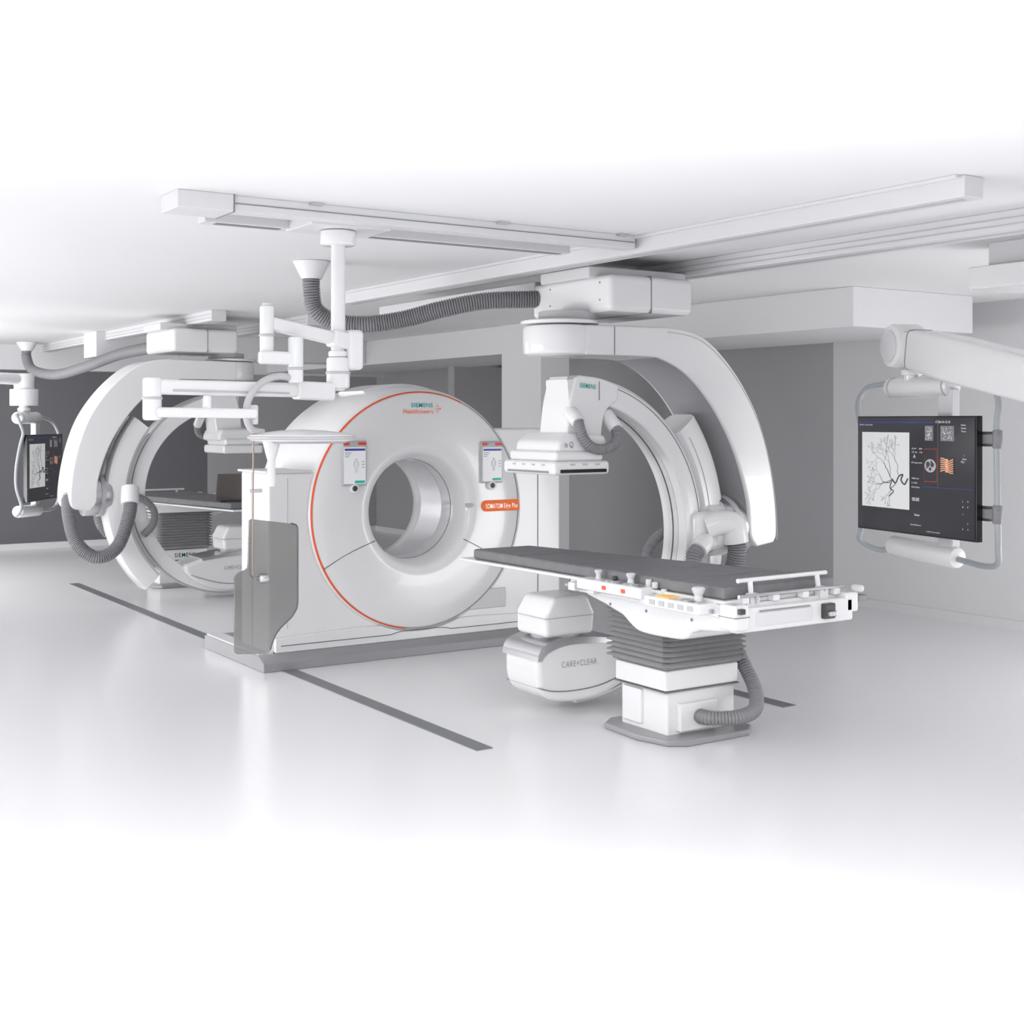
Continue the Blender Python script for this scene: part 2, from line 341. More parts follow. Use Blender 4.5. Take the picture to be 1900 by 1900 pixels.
neck=prism("detector_neck",sm([(4.33,1.50),(4.345,1.60),(4.37,1.80),(4.41,1.95)],5)+sm([(4.45,1.965),(4.60,1.95),(4.74,1.91)],4)+sm([(4.73,1.82),(4.64,1.75),(4.61,1.62),(4.61,1.50)],5),6.02,6.30,'y',WHITE,ca,bevel=.04,seg=5)
text("SIEMENS",(4.44,6.012,1.893),.038,(1,0,-.08),(.08,0,1),TEAL,"lettering",ca,neck,bold=.0004,width=.115)
tube("neck_seam",[(4.585,6.016,1.93),(4.585,6.016,1.82)],.002,GROOVE,ca,neck,seg=6)
prism("neck_base",[(4.25,1.51),(4.63,1.51),(4.625,1.56),(4.60,1.615),(4.33,1.625),(4.26,1.575)],5.975,6.42,'y',WHITE,ca,neck,bevel=.025,seg=4)
text("is Q",(4.30,5.97,1.545),.045,(1,0,0),(0,0,1),GREY,"lettering",ca,neck,width=.06)
det=box("flat_detector",4.20,4.60,5.93,6.47,1.385,1.465,WHITE,ca,bevel=.022)
box("detector_cap",4.225,4.575,5.955,6.445,1.46,1.525,WHITE,ca,det,bevel=.025)
box("detector_lip",4.24,4.57,5.922,5.935,1.398,1.418,BLACK,ca,det,bevel=.004)
box("detector_lip",4.194,4.202,5.99,6.41,1.398,1.408,GREY,ca,det,bevel=.002)
for k in range(3): box("detector_button",4.31+.09*k,4.345+.09*k,5.926,5.935,1.440,1.450,PALE,ca,det,bevel=.003)
for k in range(4): box("detector_button",4.196,4.202,6.03+.1*k,6.06+.1*k,1.438,1.447,PALE,ca,det,bevel=.002)
hose("detector_hose",[(4.395,5.97,1.70),(4.40,5.95,1.64),(4.425,5.94,1.58),(4.48,5.94,1.54),(4.55,5.94,1.53),(4.62,5.94,1.55),(4.665,5.95,1.59),(4.68,5.98,1.66)],.032,HOSE,ca,pitch=.014)
cylp("hose_socket",(4.395,5.965,1.69),(4.395,6.06,1.76),.042,WHITE,ca)
cylp("hose_socket",(4.68,5.975,1.65),(4.67,6.06,1.74),.042,WHITE,ca)
tb=prism("tube_housing",sm([(4.11,.30),(4.12,.20),(4.16,.13),(4.25,.085),(4.42,.07),(4.60,.09),(4.78,.16),(4.92,.27)],5)+sm([(4.92,.34),(4.76,.39),(4.5,.425),(4.30,.435),(4.17,.41),(4.12,.37)],4),5.97,6.32,'y',WHITE,ca,bevel=.055,seg=5)
prism("tube_band",sm([(4.106,.33),(4.115,.375),(4.16,.420),(4.30,.446),(4.5,.437),(4.76,.40)],4)+sm([(4.75,.375),(4.5,.40),(4.32,.405),(4.20,.38),(4.15,.35),(4.14,.33)],4),5.960,6.330,'y',METAL,ca,tb,bevel=0)
prism("tube_seam",sm([(4.13,.17),(4.23,.145),(4.4,.135),(4.6,.155),(4.86,.24)],4)+sm([(4.86,.245),(4.6,.161),(4.4,.141),(4.23,.151),(4.13,.176)],4),5.965,6.325,'y',GREY,ca,tb,bevel=0)
text("CARE+CLEAR",(4.275,5.965,.277),.050,(1,0,.0),(0,0,1),TEXTG,"lettering",ca,tb,bold=-.0008,width=.25)
text("CARE+CLEAR",(4.54,6.325,.277),.050,(-1,0,.0),(0,0,1),TEXTG,"lettering",ca,tb,bold=-.0008,width=.25)
col=prism("collimator",[(4.18,.45),(4.53,.45),(4.54,.58),(4.49,.68),(4.24,.68),(4.18,.58)],5.99,6.30,'y',WHITE,ca,bevel=.03,seg=4)
box("collimator_seam",4.175,4.545,5.986,6.305,.56,.564,PALE,ca,col,bevel=0)
cyl("collimator_collar",(4.36,6.15,.42),.145,.05,'z',PALE,ca,col)
blk=box("joint_block",5.32,5.60,5.98,6.26,.88,1.13,WHITE,ca,bevel=.05,seg=5)
tube("cable_elbow",[(5.42,6.02,1.03),(5.50,5.97,1.06),(5.58,5.94,1.04),(5.60,5.93,.93)],.08,WHITE,ca)
hose("cable_hose",[(5.60,5.93,.95),(5.605,5.93,.86),(5.59,5.96,.74),(5.53,6.01,.64)],.06,HOSE,ca,pitch=.015)
tube("cable_elbow",[(5.44,6.05,.93),(5.37,5.97,.94),(5.30,5.95,.90)],.06,WHITE,ca)
hose("cable_hose",[(5.34,5.96,.925),(5.27,5.95,.87),(5.25,5.95,.78),(5.30,6.0,.68)],.05,HOSE,ca,pitch=.015)
hose("cable_hose",[(5.36,6.29,1.0),(5.28,6.32,.95),(5.22,6.34,.86),(5.23,6.34,.74),(5.3,6.28,.64)],.035,HOSE,ca,pitch=.014)

ca2=copytree(ca,(4.50,11.8,0),pi,"white ceiling-mounted angiography C-arm over the table in the rear bay",skip=("ceiling_hose","hose_funnel","cable_tray"))
into(hose("side_hose",[(2.98,11.75,1.05),(2.95,11.6,.85),(2.98,11.45,.62),(3.12,11.35,.5),(3.3,11.35,.58),(3.42,11.4,.85),(3.45,11.45,1.0)],.06,HOSE),ca2)
into(cylp("hose_socket",(2.98,11.74,.98),(3.0,11.78,1.12),.08,WHITE),ca2)
into(cylp("hose_socket",(3.44,11.44,.95),(3.46,11.5,1.1),.08,WHITE),ca2)
into(hose("ceiling_hose",[(3.73,16.7,2.62),(3.73,16.7,2.48),(3.74,16.4,2.32),(3.8,15.5,2.24),(3.9,14.5,2.31),(4.0,13.5,2.41),(4.15,12.2,2.45)],.06,HOSE,pitch=.03),ca2)
into(cylp("hose_funnel",(3.73,16.7,2.57),(3.73,16.7,2.68),.07,WHITE,r2=.13,bevel=.006),ca2)

# ---------------------------------------------------------------- patient table
tabl=empty("patient_table",(4.6,5.37,0),"white angiography patient table with dark grey mattress and pleated pedestal","patient table","angiography tables")
prism("base_plate",[(4.28,5.30),(4.33,5.10),(4.42,5.04),(4.86,5.04),(4.95,5.12),(4.95,5.60),(4.88,5.68),(4.40,5.68),(4.30,5.60)],0,.035,'z',PLINTH,tabl,bevel=.012)
pc=box("pedestal_column",4.39,4.87,5.17,5.56,.03,.38,WHITE,tabl,bevel=.012)
box("column_skirt",4.365,4.885,5.155,5.585,.27,.38,WHITE,tabl,pc,bevel=.012)
box("column_seam",4.362,4.888,5.152,5.588,.262,.268,GREY,tabl,pc,bevel=0)
box("column_cover",4.372,4.40,5.37,5.53,.06,.25,WHITE,tabl,pc,bevel=.01)
box("hose_box",4.45,4.72,5.135,5.19,.05,.2,WHITE,tabl,pc,bevel=.01)
box("column_top_ring",4.36,4.89,5.14,5.60,.385,.40,GREY,tabl,pc,bevel=.005)
bm=bmesh.new(); n=13; rings=[]
for i in range(2*n+1):
    z=.395+.365*i/(2*n); o=-.036 if i%2==0 else 0.0
    x0,x1,y0,y1=4.325-o,4.925+o,5.105-o,5.645+o; c_=.03
    rings.append([bm.verts.new(p) for p in [(x0+c_,y0,z),(x1-c_,y0,z),(x1,y0+c_,z),(x1,y1-c_,z),(x1-c_,y1,z),(x0+c_,y1,z),(x0,y1-c_,z),(x0,y0+c_,z)]])
for a,b in zip(rings,rings[1:]):
    for k in range(8): bm.faces.new((a[k],a[(k+1)%8],b[(k+1)%8],b[k]))
bm.faces.new(rings[0]);bm.faces.new(rings[-1])
finish("bellows",bm,BELL,tabl,smooth=False)
ub=prism("table_chassis",sm([(4.46,.80),(4.445,.74),(4.50,.695),(4.70,.672)],3)+sm([(4.76,.655),(4.80,.62),(4.88,.605),(5.10,.60),(5.20,.615),(5.30,.67)],4)+[(5.45,.71),(5.62,.745),(5.66,.80)],4.19,4.90,'x',WHITE,tabl,bevel=.02)
prism("chassis_frame",[(4.13,4.44),(4.96,4.46),(4.94,5.68),(4.14,5.70)],.765,.83,'z',WHITE,tabl,ub,bevel=.01)
prism("chassis_seam",[(4.46,.763),(4.46,.757),(5.66,.757),(5.66,.763)],4.185,4.905,'x',GREY,tabl,ub,bevel=0)
for y in (4.75,5.1,5.4): cylp("chassis_screw",(4.186,y,.72),(4.191,y,.72),.008,GREY,tabl,ub,seg=12)
FL,FR,NR,NL=(4.13,6.70),(4.55,6.70),(4.96,4.53),(4.16,4.49)
prism("tabletop",[(4.09,6.80),(4.56,6.80),(4.97,4.50),(4.14,4.46)],.83,.848,'z',WHITE,tabl,bevel=.006)
ms=prism("mattress",[FL,FR,NR,NL],.848,.908,'z',MATT,tabl,bevel=.014)
for y in (6.2,5.7,5.2,4.85): tube("mattress_seam",[(4.135,y,.9085),(4.56+(6.7-y)*.18,y+.02,.9085)],.0022,GREY,tabl,ms,seg=6)
tube("side_rail",[(4.10,5.68,.80),(4.10,4.5,.80)],.010,METAL,tabl,seg=10)
tube("side_rail",[(4.985,5.6,.80),(4.985,4.46,.80)],.010,METAL,tabl,seg=10)
for y in (5.62,5.45,5.0,4.6): box("rail_bracket",4.09,4.15,y-.03,y+.03,.775,.82,WHITE,tabl,bevel=.006)
ep=box("end_panel",4.16,4.95,4.40,4.46,.70,.815,WHITE,tabl,bevel=.012)
box("panel_recess",4.28,4.66,4.396,4.402,.725,.79,WHITE2,tabl,ep,bevel=.002)
box("panel_slot",4.30,4.64,4.393,4.398,.795,.80,GREY,tabl,ep,bevel=0)
box("end_clamp",4.11,4.20,4.36,4.47,.72,.84,WHITE,tabl,ep,bevel=.012)
box("clamp_seam",4.108,4.202,4.357,4.473,.78,.784,GREY,tabl,ep,bevel=0)
box("end_clamp",4.90,4.99,4.40,4.49,.74,.84,WHITE,tabl,ep,bevel=.012)
box("clamp_knob",4.125,4.16,4.34,4.362,.80,.825,DARK,tabl,ep,bevel=.004)
box("release_latch",4.72,4.80,4.375,4.41,.725,.80,DARK,tabl,ep,bevel=.008)
box("release_latch",4.735,4.785,4.35,4.39,.74,.765,METAL,tabl,ep,bevel=.006)
box("end_stub",4.99,5.05,4.40,4.46,.79,.82,GREY,tabl,ep,bevel=.006)
cylp("end_knob",(4.97,4.36,.86),(4.97,4.42,.86),.018,WHITE2,tabl,ep)
for x in (4.25,4.45,4.65,4.87): box("accessory_clip",x-.02,x+.02,4.43,4.475,.83,.862,WHITE,tabl,bevel=.006)
for x in (4.32,4.79): box("rail_clamp",x-.03,x+.03,4.44,4.485,.79,.875,WHITE2,tabl,bevel=.008)
merge_sweeps("guard_rail",[([(4.24,4.48,.935),(4.86,4.50,.935)],.011),([(4.32,4.48,.93),(4.32,4.47,.82)],.013),([(4.79,4.495,.93),(4.79,4.475,.82)],.013)],WHITE,tabl,None,12)
merge_sweeps("guard_rail",[([(4.20,4.43,.868),(4.92,4.44,.868)],.008),([(4.32,4.43,.868),(4.32,4.45,.82)],.008),([(4.79,4.44,.868),(4.79,4.46,.82)],.008)],METAL,tabl,None,12)
m1=box("control_module",4.05,4.19,4.98,5.52,.80,.86,WHITE,tabl,bevel=.012)
m2=box("control_module",4.03,4.17,4.52,4.93,.78,.835,WHITE,tabl,bevel=.012)
box("touch_display",4.045,4.12,4.76,4.86,.834,.839,AMBER,tabl,m2,bevel=0)
for k in range(4): box("module_key",4.05,4.11,4.55+.04*k,4.575+.04*k,.834,.840,[PALE,GREY,PALE,PALE][k],tabl,m2,bevel=.002)
for k in range(6): box("module_key",4.07,4.11,5.02+.05*k,5.045+.05*k,.859,.866,[GREY,PALE,PALE][k%3],tabl,m1,bevel=.002)
for k in range(2): box("module_mark",4.046,4.052,5.1+.16*k,5.13+.16*k,.82,.84,REDL,tabl,m1,bevel=0)
for k in range(5): box("module_rib",4.026,4.032,4.56+.07*k,4.60+.07*k,.795,.82,PALE,tabl,m2,bevel=0)
for (x,y,z,q) in [(4.11,5.40,.86,.65),(4.12,5.14,.86,.75),(4.10,4.60,.83,1.0)]:
    lathe("joystick",[(0,0),(.026*q,0),(.022*q,.02*q),(.020*q,.035*q),(.028*q,.05*q),(.034*q,.066*q),(.026*q,.074*q),(0,.077*q)],(x,y,z),'z',WHITE2,tabl,seg=20,closed=False)
for (y,q) in ((5.02,.9),(4.97,.7),(5.30,.6),(4.90,.65)): cyl("control_knob",(4.14,y,.855 if y>4.95 else .83),.016,.045*q,'z',DARK if q==.6 else WHITE2,tabl,bevel=.005)
hose("table_hose",[(4.90,5.35,.56),(4.95,5.28,.48),(4.96,5.2,.36),(4.95,5.1,.24),(4.86,5.0,.155),(4.72,4.98,.13),(4.60,5.06,.125),(4.58,5.15,.125)],.040,HOSE,tabl,pitch=.016)
t2=copytree(tabl,(4.42,13.0,0),pi,"white patient table with dark mattress in the rear bay")
into(text("SIEMENS",(4.30,12.785,.30),.06,(1,0,0),(0,0,1),TEAL,"lettering",None,bold=.001,width=.22),t2)

# ---------------------------------------------------------------- monitor on boom
def build_monitor():
    e=empty("monitor_boom",(0,0,0),"large flat medical display in tubular frame on ceiling boom","monitor","boom-mounted displays")
    W,Hh=.515,.34; zc=1.385
    d=box("display_panel",-W,W,-.03,.012,zc-Hh,zc+Hh,BLACK,e,bevel=.004)
    box("screen",-W+.01,W-.01,-.033,-.028,zc-Hh+.01,zc+Hh-.01,SCRN,e,d,bevel=0)
    y=-.0345
    box("screen_header_bar",-W+.02,.18,y,y+.003,zc+Hh-.040,zc+Hh-.034,SCRB,e,d,bevel=0)
    box("angiogram_image",-.465,-.03,y,y+.003,zc-.20,zc+.245,SCRL,e,d,bevel=0)
    br=[]
    rs=random.Random(23)
    def grow(p,a,l,r,dep):
        pts=[p]; a0=a
        for k in range(7):
            a=a0+(a-a0)*.6+rs.uniform(-.6,.6); p=(p[0]+math.cos(a)*l/7,y-.0005,p[2]+math.sin(a)*l/7)
            if not(-.458<p[0]<-.037 and zc-.193<p[2]<zc+.238): break
            pts.append(p)
        if len(pts)>1: br.append((pts,r))
        if dep>0 and len(pts)>6:
            for sg in (-1,1):
                grow(p,a0+sg*rs.uniform(.2,.6),l*rs.uniform(.55,.8),max(.0006,r*.5),dep-1)
    br.append(([ (q.x,q.y,q.z) for q in cr([(-.04,y-.001,zc-.02),(-.07,y-.001,zc-.055),(-.10,y-.001,zc-.03),(-.085,y-.001,zc+.0),(-.12,y-.001,zc-.01),(-.15,y-.001,zc-.05),(-.18,y-.001,zc-.03)],6)],.0045))
    br.append(([ (q.x,q.y,q.z) for q in cr([(-.18,y-.001,zc-.03),(-.20,y-.001,zc-.08),(-.17,y-.001,zc-.10),(-.21,y-.001,zc-.13)],6)],.0032))
    for (p,a,l,r,dp) in [((-.18,y,zc-.03),3.0,.09,.0026,5),((-.18,y,zc-.03),2.5,.11,.002,4),((-.12,y,zc-.01),2.0,.09,.0015,4),((-.20,y,zc-.02),2.1,.10,.0014,4),((-.2,y,zc-.04),3.4,.10,.0016,4),((-.15,y,zc-.05),4.2,.07,.0020,4)]: grow(p,a,l,r,dp)
    merge_sweeps("vessel_tracing",br,VESS,e,d,5)
    for (x0,x1,z0,z1,m) in [(.105,.175,.20,.285,GREY),(.235,.345,.20,.285,GREY),(.10,.205,-.03,.155,REDL),(.235,.345,.02,.11,BONE)]:
        if m is REDL:
            box("image_frame",x0,x1,y,y+.001,zc+z0,zc+z1,REDL,e,d,bevel=0)
            box("image_ground",x0+.002,x1-.002,y-.001,y,zc+z0+.002,zc+z1-.002,SCRN,e,d,bevel=0)
            bm=bmesh.new()
            M=Matrix.Translation(((x0+x1)/2,y-.002,zc+.06))@Matrix.Rotation(pi/2,4,'X')@Matrix.Scale(.8,4,(0,1,0))
            bmesh.ops.create_cone(bm,cap_ends=True,segments=32,radius1=.047,radius2=.047,depth=.001,matrix=M); finish("slice_image",bm,PALE,e,d)
            bm=bmesh.new()
            for (dx,dz,r) in [(-.018,.008,.016),(.018,.006,.014),(0,-.018,.010),(.01,.022,.007),(-.028,-.01,.006)]:
                M=Matrix.Translation(((x0+x1)/2+dx,y-.003,zc+.06+dz))@Matrix.Rotation(pi/2,4,'X'); bmesh.ops.create_cone(bm,cap_ends=True,segments=14,radius1=r,radius2=r,depth=.001,matrix=M)
            finish("slice_detail",bm,DARK,e,d)
        else:
            random.seed(int(x0*1000)+7)
            box("thumbnail_image",x0,x1,y,y+.002,zc+z0,zc+z1,m if m is not BONE else SCRN,e,d,bevel=0)
            bm=bmesh.new()
            if m is BONE:
                for k in range(7):
                    sweep(bm,[Vector((x0+.005+.1*t/6,y-.002,zc+z0+.012+.011*k+.008*math.sin(t*.9+k*.2))) for t in range(7)],.0032,5)
                for k in range(6): addbox(bm,(x0+.044,y-.003,zc+z0+.008+k*.013),(x0+.062,y-.001,zc+z0+.017+k*.013))
                finish("rib_rendering",bm,BONE,e,d)
            else:
                for a in range(40):
                    px=random.uniform(x0+.004,x1-.014); pz=random.uniform(z0+.004,z1-.010)
                    addbox(bm,(px,y-.0015,zc+pz),(px+random.uniform(.002,.008),y-.0005,zc+pz+random.uniform(.002,.006)))
                finish("thumbnail_detail",bm,SCRL,e,d)
    box("divider",.085,.50,y,y+.002,zc-.062,zc-.059,SCRB,e,d,bevel=0)
    box("divider",.212,.2135,y,y+.002,zc-.062,zc+.32,GREY,e,d,bevel=0)
    def tx(s,x,z,size,w=None): text(s,(x,y,zc+z),size,(1,0,0),(0,0,1),SCRT,"screen_text",e,d,width=w)
    tx("17:58:10-13:10",.19,.30,.018,.12); tx("A",.005,.10,.030); tx("15 kV    20A",-.01,.15,.012,.09); tx("15 ms   12s",-.01,.13,.012,.09)
    tx("E Fl. Angio carotis",-.01,.07,.012,.09); tx("00:00",-.005,-.145,.028,.06); tx("100.0 cm",-.01,-.02,.012,.06); tx("2 mGy",-.01,-.045,.012,.05); tx("0.02 mGy/m",-.01,-.07,.012,.07)
    tx("Review",.015,-.23,.018,.045); tx("Store Reference",-.02,-.285,.011,.09); tx("DSA Carotid",-.49,.285,.011,.12); tx("0, SMART Vascular Interface",.12,-.315,.009,.11)
    for (x,z,s) in [(.40,.285,"Patient"),(.40,.268,"Routine"),(.40,.251,"Thorax"),(.42,.12,"i"),(.41,.10,"Zoom"),(.40,.085,"Mag 1"),(.41,-.13,"L"),(.45,-.13,"R"),(.41,-.16,"A"),(.45,-.16,"P"),(.41,-.20,"+"),(.45,-.25,"F"),(.41,-.28,"3"),(.45,-.28,"4")]: tx(s,x,z,.013)
    box("back_plate",-.16,.30,.012,.09,1.15,1.62,DARK,e,bevel=.01)
    box("spine",.06,.18,.09,.15,.98,1.88,WHITE2,e,bevel=.01)
    cylp("top_handle",(-.40,.12,1.895),(.16,.12,1.895),.062,WHITE,e,bevel=.02)
    cylp("bottom_handle",(-.38,.12,.945),(.20,.12,.925),.062,WHITE,e,bevel=.02)
    for x in (-.36,.12): cylp("handle_collar",(x,.12,1.895),(x+.02,.12,1.895),.065,PALE,e)
    tube("frame_tube",[(-.38,.12,1.93),(-.46,.10,1.92),(-.54,.06,1.90),(-.57,.02,1.83),(-.55,.0,1.74),(-.55,.03,1.62),(-.57,.06,1.4),(-.57,.06,1.2),(-.55,.02,1.03),(-.565,.02,.97),(-.53,.06,.93),(-.46,.10,.91),(-.36,.12,.93)],.016,TUBEF,e)
    tube("frame_tube",[(.12,.12,1.93),(.34,.12,1.90),(.51,.09,1.86),(.58,.06,1.79),(.60,.03,1.66),(.605,.03,1.4),(.61,.03,1.15),(.60,.04,1.02),(.56,.07,.93),(.42,.10,.905),(.18,.12,.92)],.017,TUBEF,e)
    for z in (1.60,1.20):
        box("frame_clamp",.50,.63,.01,.04,z-.028,z+.028,GREY,e,bevel=.008)
        cylp("clamp_sleeve",(.605,.03,z-.05),(.605,.03,z+.05),.026,GREY,e)
        box("clamp_arm",.44,.56,.012,.05,z-.04,z+.04,DARK,e,bevel=.004)
    cylp("swivel_neck",(-.20,.12,1.92),(-.20,.12,2.06),.048,WHITE,e)
    cylp("neck_collar",(-.20,.12,1.965),(-.20,.12,2.0),.065,WHITE,e)
    return e
mon=build_monitor()
ang=math.atan2(4.34-5.33,5.87-6.08)
mon.location=Vector((5.975,4.835,0)); mon.rotation_euler=(0,0,ang)
MW=Matrix.Translation(mon.location)@Matrix.Rotation(ang,4,'Z')
nk=MW@Vector((-.24,.10,0))
el=Vector((nk.x,nk.y,2.14)); nd=el+Vector((-.70,-1.7,-.33))
dr=(nd-el).normalized(); sd=dr.cross(Vector((0,0,1))).normalized()
for nm,a,b,r,m,bv in [("elbow_joint",el-sd*.10,el+sd*.10,.132,WHITE,.03),("elbow_cap",el-sd*.112,el-sd*.09,.095,WHITE2,.01),("elbow_cap",el+sd*.09,el+sd*.112,.095,WHITE2,.01),
      ("boom_column",nd+dr*.15+Vector((0,0,-.15)),Vector((nd.x+dr.x*.15,nd.y+dr.y*.15,2.68)),.09,WHITE,.01)]:
    into(cylp(nm,a,b,r,m,bevel=bv),mon)
upd=sd.cross(dr)
def boomarm(name,S,m):
    bm=bmesh.new(); secs=[]
    for t,w,h,off in S:
        c=el+dr*t+upd*off; pts=[]
        for k in range(32):
            a=2*pi*k/32; ca_,sa=math.cos(a),math.sin(a)
            x=math.copysign(abs(ca_)**.32,ca_)*w; z=math.copysign(abs(sa)**.32,sa)*h
            pts.append(bm.verts.new(c+sd*x+upd*z))
        secs.append(pts)
    for a,b in zip(secs,secs[1:]):
        for k in range(32): bm.faces.new((a[k],a[(k+1)%32],b[(k+1)%32],b[k]))
    bm.faces.new(secs[0]);bm.faces.new(secs[-1])
    return into(finish(name,bm,m),mon)
boomarm("spring_arm",[(0,.08,.095,0),(.12,.08,.10,0),(.18,.09,.118,0),(.6,.095,.128,0),(1.9,.095,.11,0)],WHITE)
boomarm("arm_seam",[(.18,.092,.120,0),(.186,.092,.120,0)],GREY)
bx=empty("ceiling_rail",(6.19,3.5,2.68),"white box-shaped ceiling rail above the display boom","ceiling rail","ceiling guide rails")
box("rail_body",5.98,6.40,2.6,4.50,2.42,2.545,WHITE,bx,bevel=.01)
box("rail_mount",6.08,6.32,2.6,4.44,2.54,2.68,WHITE2,bx,bevel=.005)

mo2=copytree(mon,(3.17+.07,13.6+.19,-.17),math.atan2(.84,.54),"flat medical display in tubular frame hanging in the rear bay",skip=("spring_arm","boom_column","elbow_joint","elbow_cap","arm_seam"))
nk2=(Matrix.Translation(mo2.location)@Matrix.Rotation(mo2.rotation_euler.z,4,'Z'))@Vector((-.20,.12,0))
for nm,a,b,r in [("elbow_joint",(nk2.x,nk2.y,1.85),(nk2.x,nk2.y,2.02),.14),("elbow_cap",(nk2.x,nk2.y,2.0),(nk2.x,nk2.y,2.18),.10),("boom_arm",(nk2.x,nk2.y,2.12),(1.6,13.0,2.14),.06),("boom_column",(1.9,13.13,2.1),(1.9,13.13,2.68),.07)]:
    into(cylp(nm,a,b,r,WHITE),mo2)

# ---------------------------------------------------------------- surgical light
sl=empty("surgical_light",(2.65,5.52,2.6),"white ceiling-hung surgical light with jointed arms and round lamp head","surgical light")
cyl("mounting_flange",(2.65,5.52,2.53),.085,.068,'z',WHITE,sl)
cyl("ceiling_column",(2.65,5.52,1.84),.034,.72,'z',WHITE,sl)
hb=cyl("column_hub",(2.65,5.52,1.85),.055,.15,'z',WHITE,sl,bevel=.012)
cyl("hub_collar",(2.65,5.52,1.92),.060,.012,'z',PALE,sl,hb)
cyl("hub_collar",(2.65,5.52,2.0),.046,.03,'z',WHITE,sl,hb)
box("hub_block",2.68,2.76,5.46,5.58,1.94,2.13,WHITE,sl,bevel=.02)
def arm(name,a,b,h,w,m,root,b_=.014,par=None):
    a=Vector(a);b=Vector(b); d=(b-a).normalized(); s=d.cross(Vector((0,0,1))).normalized(); u=s.cross(d)
    bm=bmesh.new(); v=[]
    for p in (a,b):
        for i,j in ((-1,-1),(1,-1),(1,1),(-1,1)): v.append(bm.verts.new(p+s*i*w/2+u*j*h/2))
    for f in [(0,1,2,3),(7,6,5,4),(0,4,5,1),(1,5,6,2),(2,6,7,3),(3,7,4,0)]: bm.faces.new([v[i] for i in f])
    return finish(name,bm,m,root,par,bevel=min(b_,h*.4,w*.4),seg=4)
arm("upper_arm",(2.74,5.52,2.065),(2.60,5.50,2.09),.080,.08,WHITE,sl)
arm("upper_arm",(2.62,5.51,2.087),(2.27,5.47,2.145),.060,.06,WHITE,sl)
cyl("arm_joint",(2.265,5.46,1.97),.032,.25,'z',WHITE,sl)
cyl("joint_collar",(2.265,5.46,2.08),.037,.012,'z',PALE,sl)
cyl("joint_cap",(2.265,5.46,2.215),.022,.02,'z',WHITE2,sl)
arm("link_arm",(2.22,5.45,1.985),(2.41,5.40,1.98),.06,.055,WHITE,sl)
cyl("lamp_post",(2.38,5.40,1.87),.034,.21,'z',WHITE,sl)
cyl("joint_collar",(2.38,5.40,1.93),.039,.012,'z',PALE,sl)
tube("lamp_yoke",[(2.385,5.40,1.885),(2.30,5.40,1.90),(2.22,5.41,1.87),(2.165,5.42,1.80),(2.155,5.43,1.72),(2.185,5.44,1.66),(2.24,5.44,1.645)],.016,PALE,sl)
lh=lathe("lamp_head",[(0,.0),(.20,.0),(.235,.010),(.243,.022),(.238,.034),(.20,.042),(.10,.054),(0,.058)],(2.42,5.42,1.60),'z',WHITE,sl,seg=64,closed=False)
lathe("lamp_lens",[(0,-.004),(.20,-.004),(.215,.004),(0,.006)],(2.42,5.42,1.60),'z',LENS,sl,lh,seg=64,closed=False)
lathe("lamp_rim",[(.236,.012),(.247,.018),(.247,.026),(.236,.032)],(2.42,5.42,1.60),'z',PALE,sl,lh,seg=64)
lathe("lamp_handle",[(0,0),(.018,.005),(.020,.03),(.017,.12),(.026,.15),(.036,.19),(.04,.21),(0,.21)],(2.245,5.36,1.40),'z',WHITE2,sl,seg=24,closed=False)
arm("shield_arm",(2.62,5.52,1.835),(2.42,5.5,1.84),.085,.075,WHITE,sl)
sa=arm("shield_arm",(2.45,5.505,1.84),(1.73,5.45,1.845),.066,.055,WHITE,sl)
arm("arm_inlay",(2.38,5.470,1.825),(1.82,5.426,1.83),.008,.006,PALE,sl,b_=.001,par=sa)
cyl("arm_joint",(1.735,5.45,1.70),.040,.185,'z',WHITE,sl,bevel=.012)
cyl("joint_collar",(1.735,5.45,1.79),.044,.012,'z',PALE,sl)
arm("shield_arm",(1.74,5.42,1.735),(2.20,5.42,1.73),.044,.05,WHITE,sl)
cyl("arm_joint",(2.2,5.46,1.68),.022,.09,'z',WHITE,sl)
cyl("arm_joint",(1.97,5.42,1.75),.018,.06,'z',WHITE,sl)
sh=empty("radiation_shield",(2.2,5.47,1.66),"smoked grey acrylic radiation shield hanging on a thin copper rod","radiation shield","radiation shields")
tube("copper_rod",[(2.205,5.47,1.68),(2.205,5.48,1.0),(2.215,5.48,.985),(2.26,5.48,.98)],.0035,COPPER,sh,smooth=False)
cylp("rod_clamp",(2.19,5.48,1.38),(2.25,5.48,1.38),.009,PALE,sh)
cylp("rod_clamp",(2.235,5.485,.98),(2.28,5.485,.98),.021,METAL,sh)
pane=sm([(2.195,1.245),(2.205,1.252)],2)+sm([(2.40,1.222),(2.428,1.212),(2.434,1.19)],3)+sm([(2.434,.86),(2.428,.825),(2.405,.79)],3)+sm([(2.35,.745),(2.325,.715),(2.305,.67),(2.295,.64),(2.275,.63)],3)+sm([(2.14,.643),(2.128,.65),(2.125,.665)],2)+sm([(2.125,.985),(2.132,1.005),(2.150,1.015)],2)+sm([(2.175,1.022),(2.187,1.032),(2.19,1.05)],2)
gp=prism("shield_pane",pane,5.497,5.507,'y',GLASS,sh,bevel=.002)
tube("pane_edge",[(a,5.502,b) for a,b in pane[3:26]],.0045,DARK,sh,gp,smooth=False,seg=6)
s2=empty("radiation_shield",(4.56,11.9,.9),"small brown acrylic shield standing on the rear table mattress","radiation shield","radiation shields")
prism("shield_pane",[(4.41,.92),(4.71,.92),(4.71,1.18),(4.43,1.18)],11.90,11.912,'y',GLASS2,s2,bevel=.004)
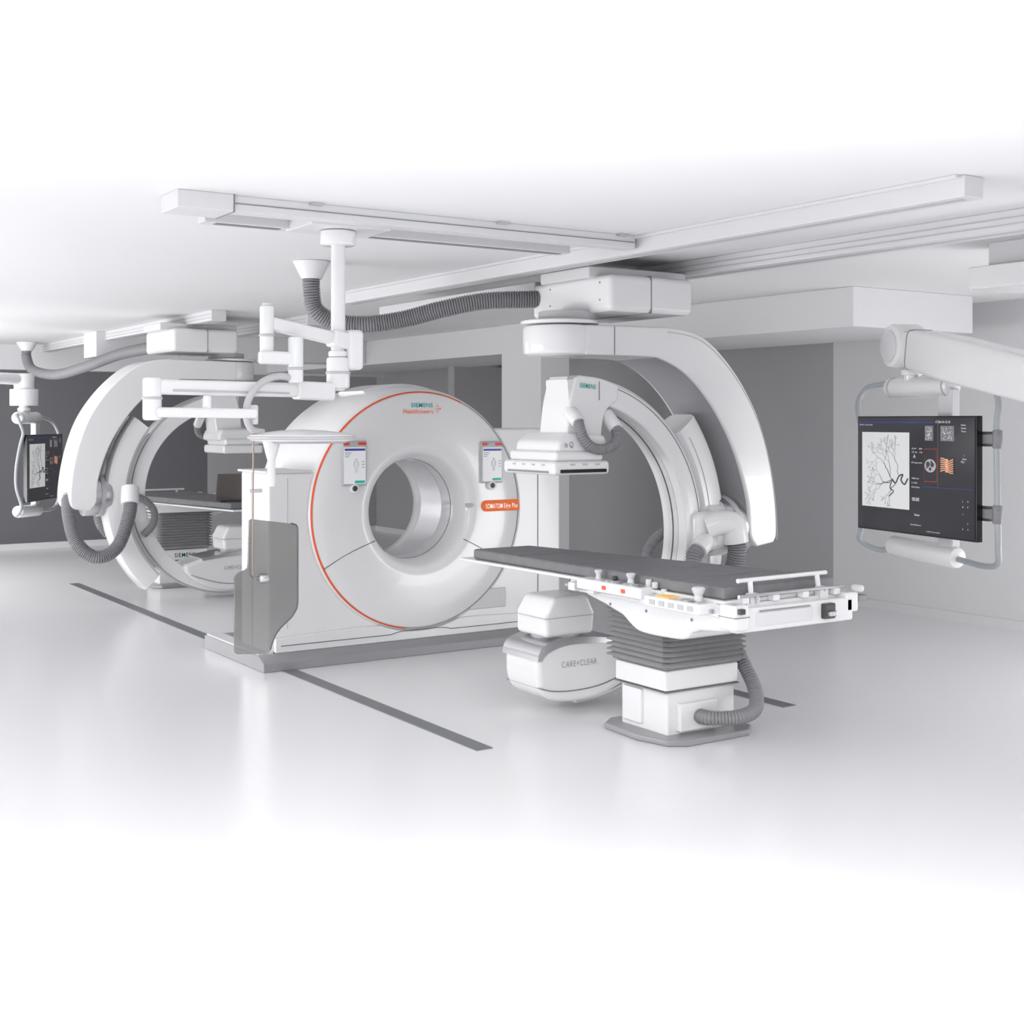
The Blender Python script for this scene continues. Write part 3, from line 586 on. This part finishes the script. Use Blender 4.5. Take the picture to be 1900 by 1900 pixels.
box("shield_foot",4.44,4.68,11.86,11.95,.909,.925,DARK,s2,bevel=.004)

# ---------------------------------------------------------------- lighting
w=bpy.data.worlds.new("world"); bpy.context.scene.world=w; w.use_nodes=True
bg=w.node_tree.nodes["Background"]; bg.inputs[0].default_value=(.985,.99,1,1); bg.inputs[1].default_value=.86
def area(name,loc,target,size,sy,power,col=(1,1,1),spread=180):
    l=bpy.data.lights.new(name,'AREA'); l.shape='RECTANGLE'; l.size=size; l.size_y=sy; l.energy=power; l.color=col; l.spread=math.radians(spread)
    o=bpy.data.objects.new(name,l); COL.objects.link(o); o.location=loc
    o.rotation_euler=(Vector(target)-Vector(loc)).to_track_quat('-Z','Y').to_euler(); return o
area("left_fill",(-2.6,9.5,.5),(3.0,9.5,2.68),6,1.2,245)  # added unseen lamp, brightens the ceiling so light bounces down
area("right_fill",(8.6,3.2,.6),(5.5,8.5,2.68),2.5,1.2,80)  # added lamp out of view, lifts the right wall and floor
area("ceiling_fill",(1.0,1.4,.25),(1.4,2.0,2.68),3,1.4,52,spread=100)  # added lamp below the view, whitens the near ceiling
area("floor_fill",(1.1,1.6,2.62),(2.0,3.0,0),4,1.4,120,spread=110)  # added lamp above the view, whitens the near floor
area("rear_fill",(1.4,14.5,1.3),(6,13.5,1.3),4,1.8,80)  # unseen lamp added beside the rear bay to brighten it
sn=bpy.data.lights.new("soft_fill",'SUN'); sn.energy=.50; sn.angle=math.radians(45)  # added directional fill through the open side, lifts the walls
so=bpy.data.objects.new("soft_fill",sn); COL.objects.link(so); so.rotation_euler=Vector((.72,.66,-.22)).to_track_quat('-Z','Y').to_euler()

cam=bpy.data.cameras.new("camera"); co=bpy.data.objects.new("camera",cam); COL.objects.link(co)
co.location=(0,0,1.7); co.rotation_euler=(math.radians(90),0,-math.atan2(.55048,.83485)); cam.lens=36*F/1900; cam.shift_y=-170/1900
cam.clip_end=200
bpy.context.scene.camera=co
sc=bpy.context.scene; sc.view_settings.view_transform='Standard'; sc.view_settings.look='None'; sc.view_settings.exposure=0
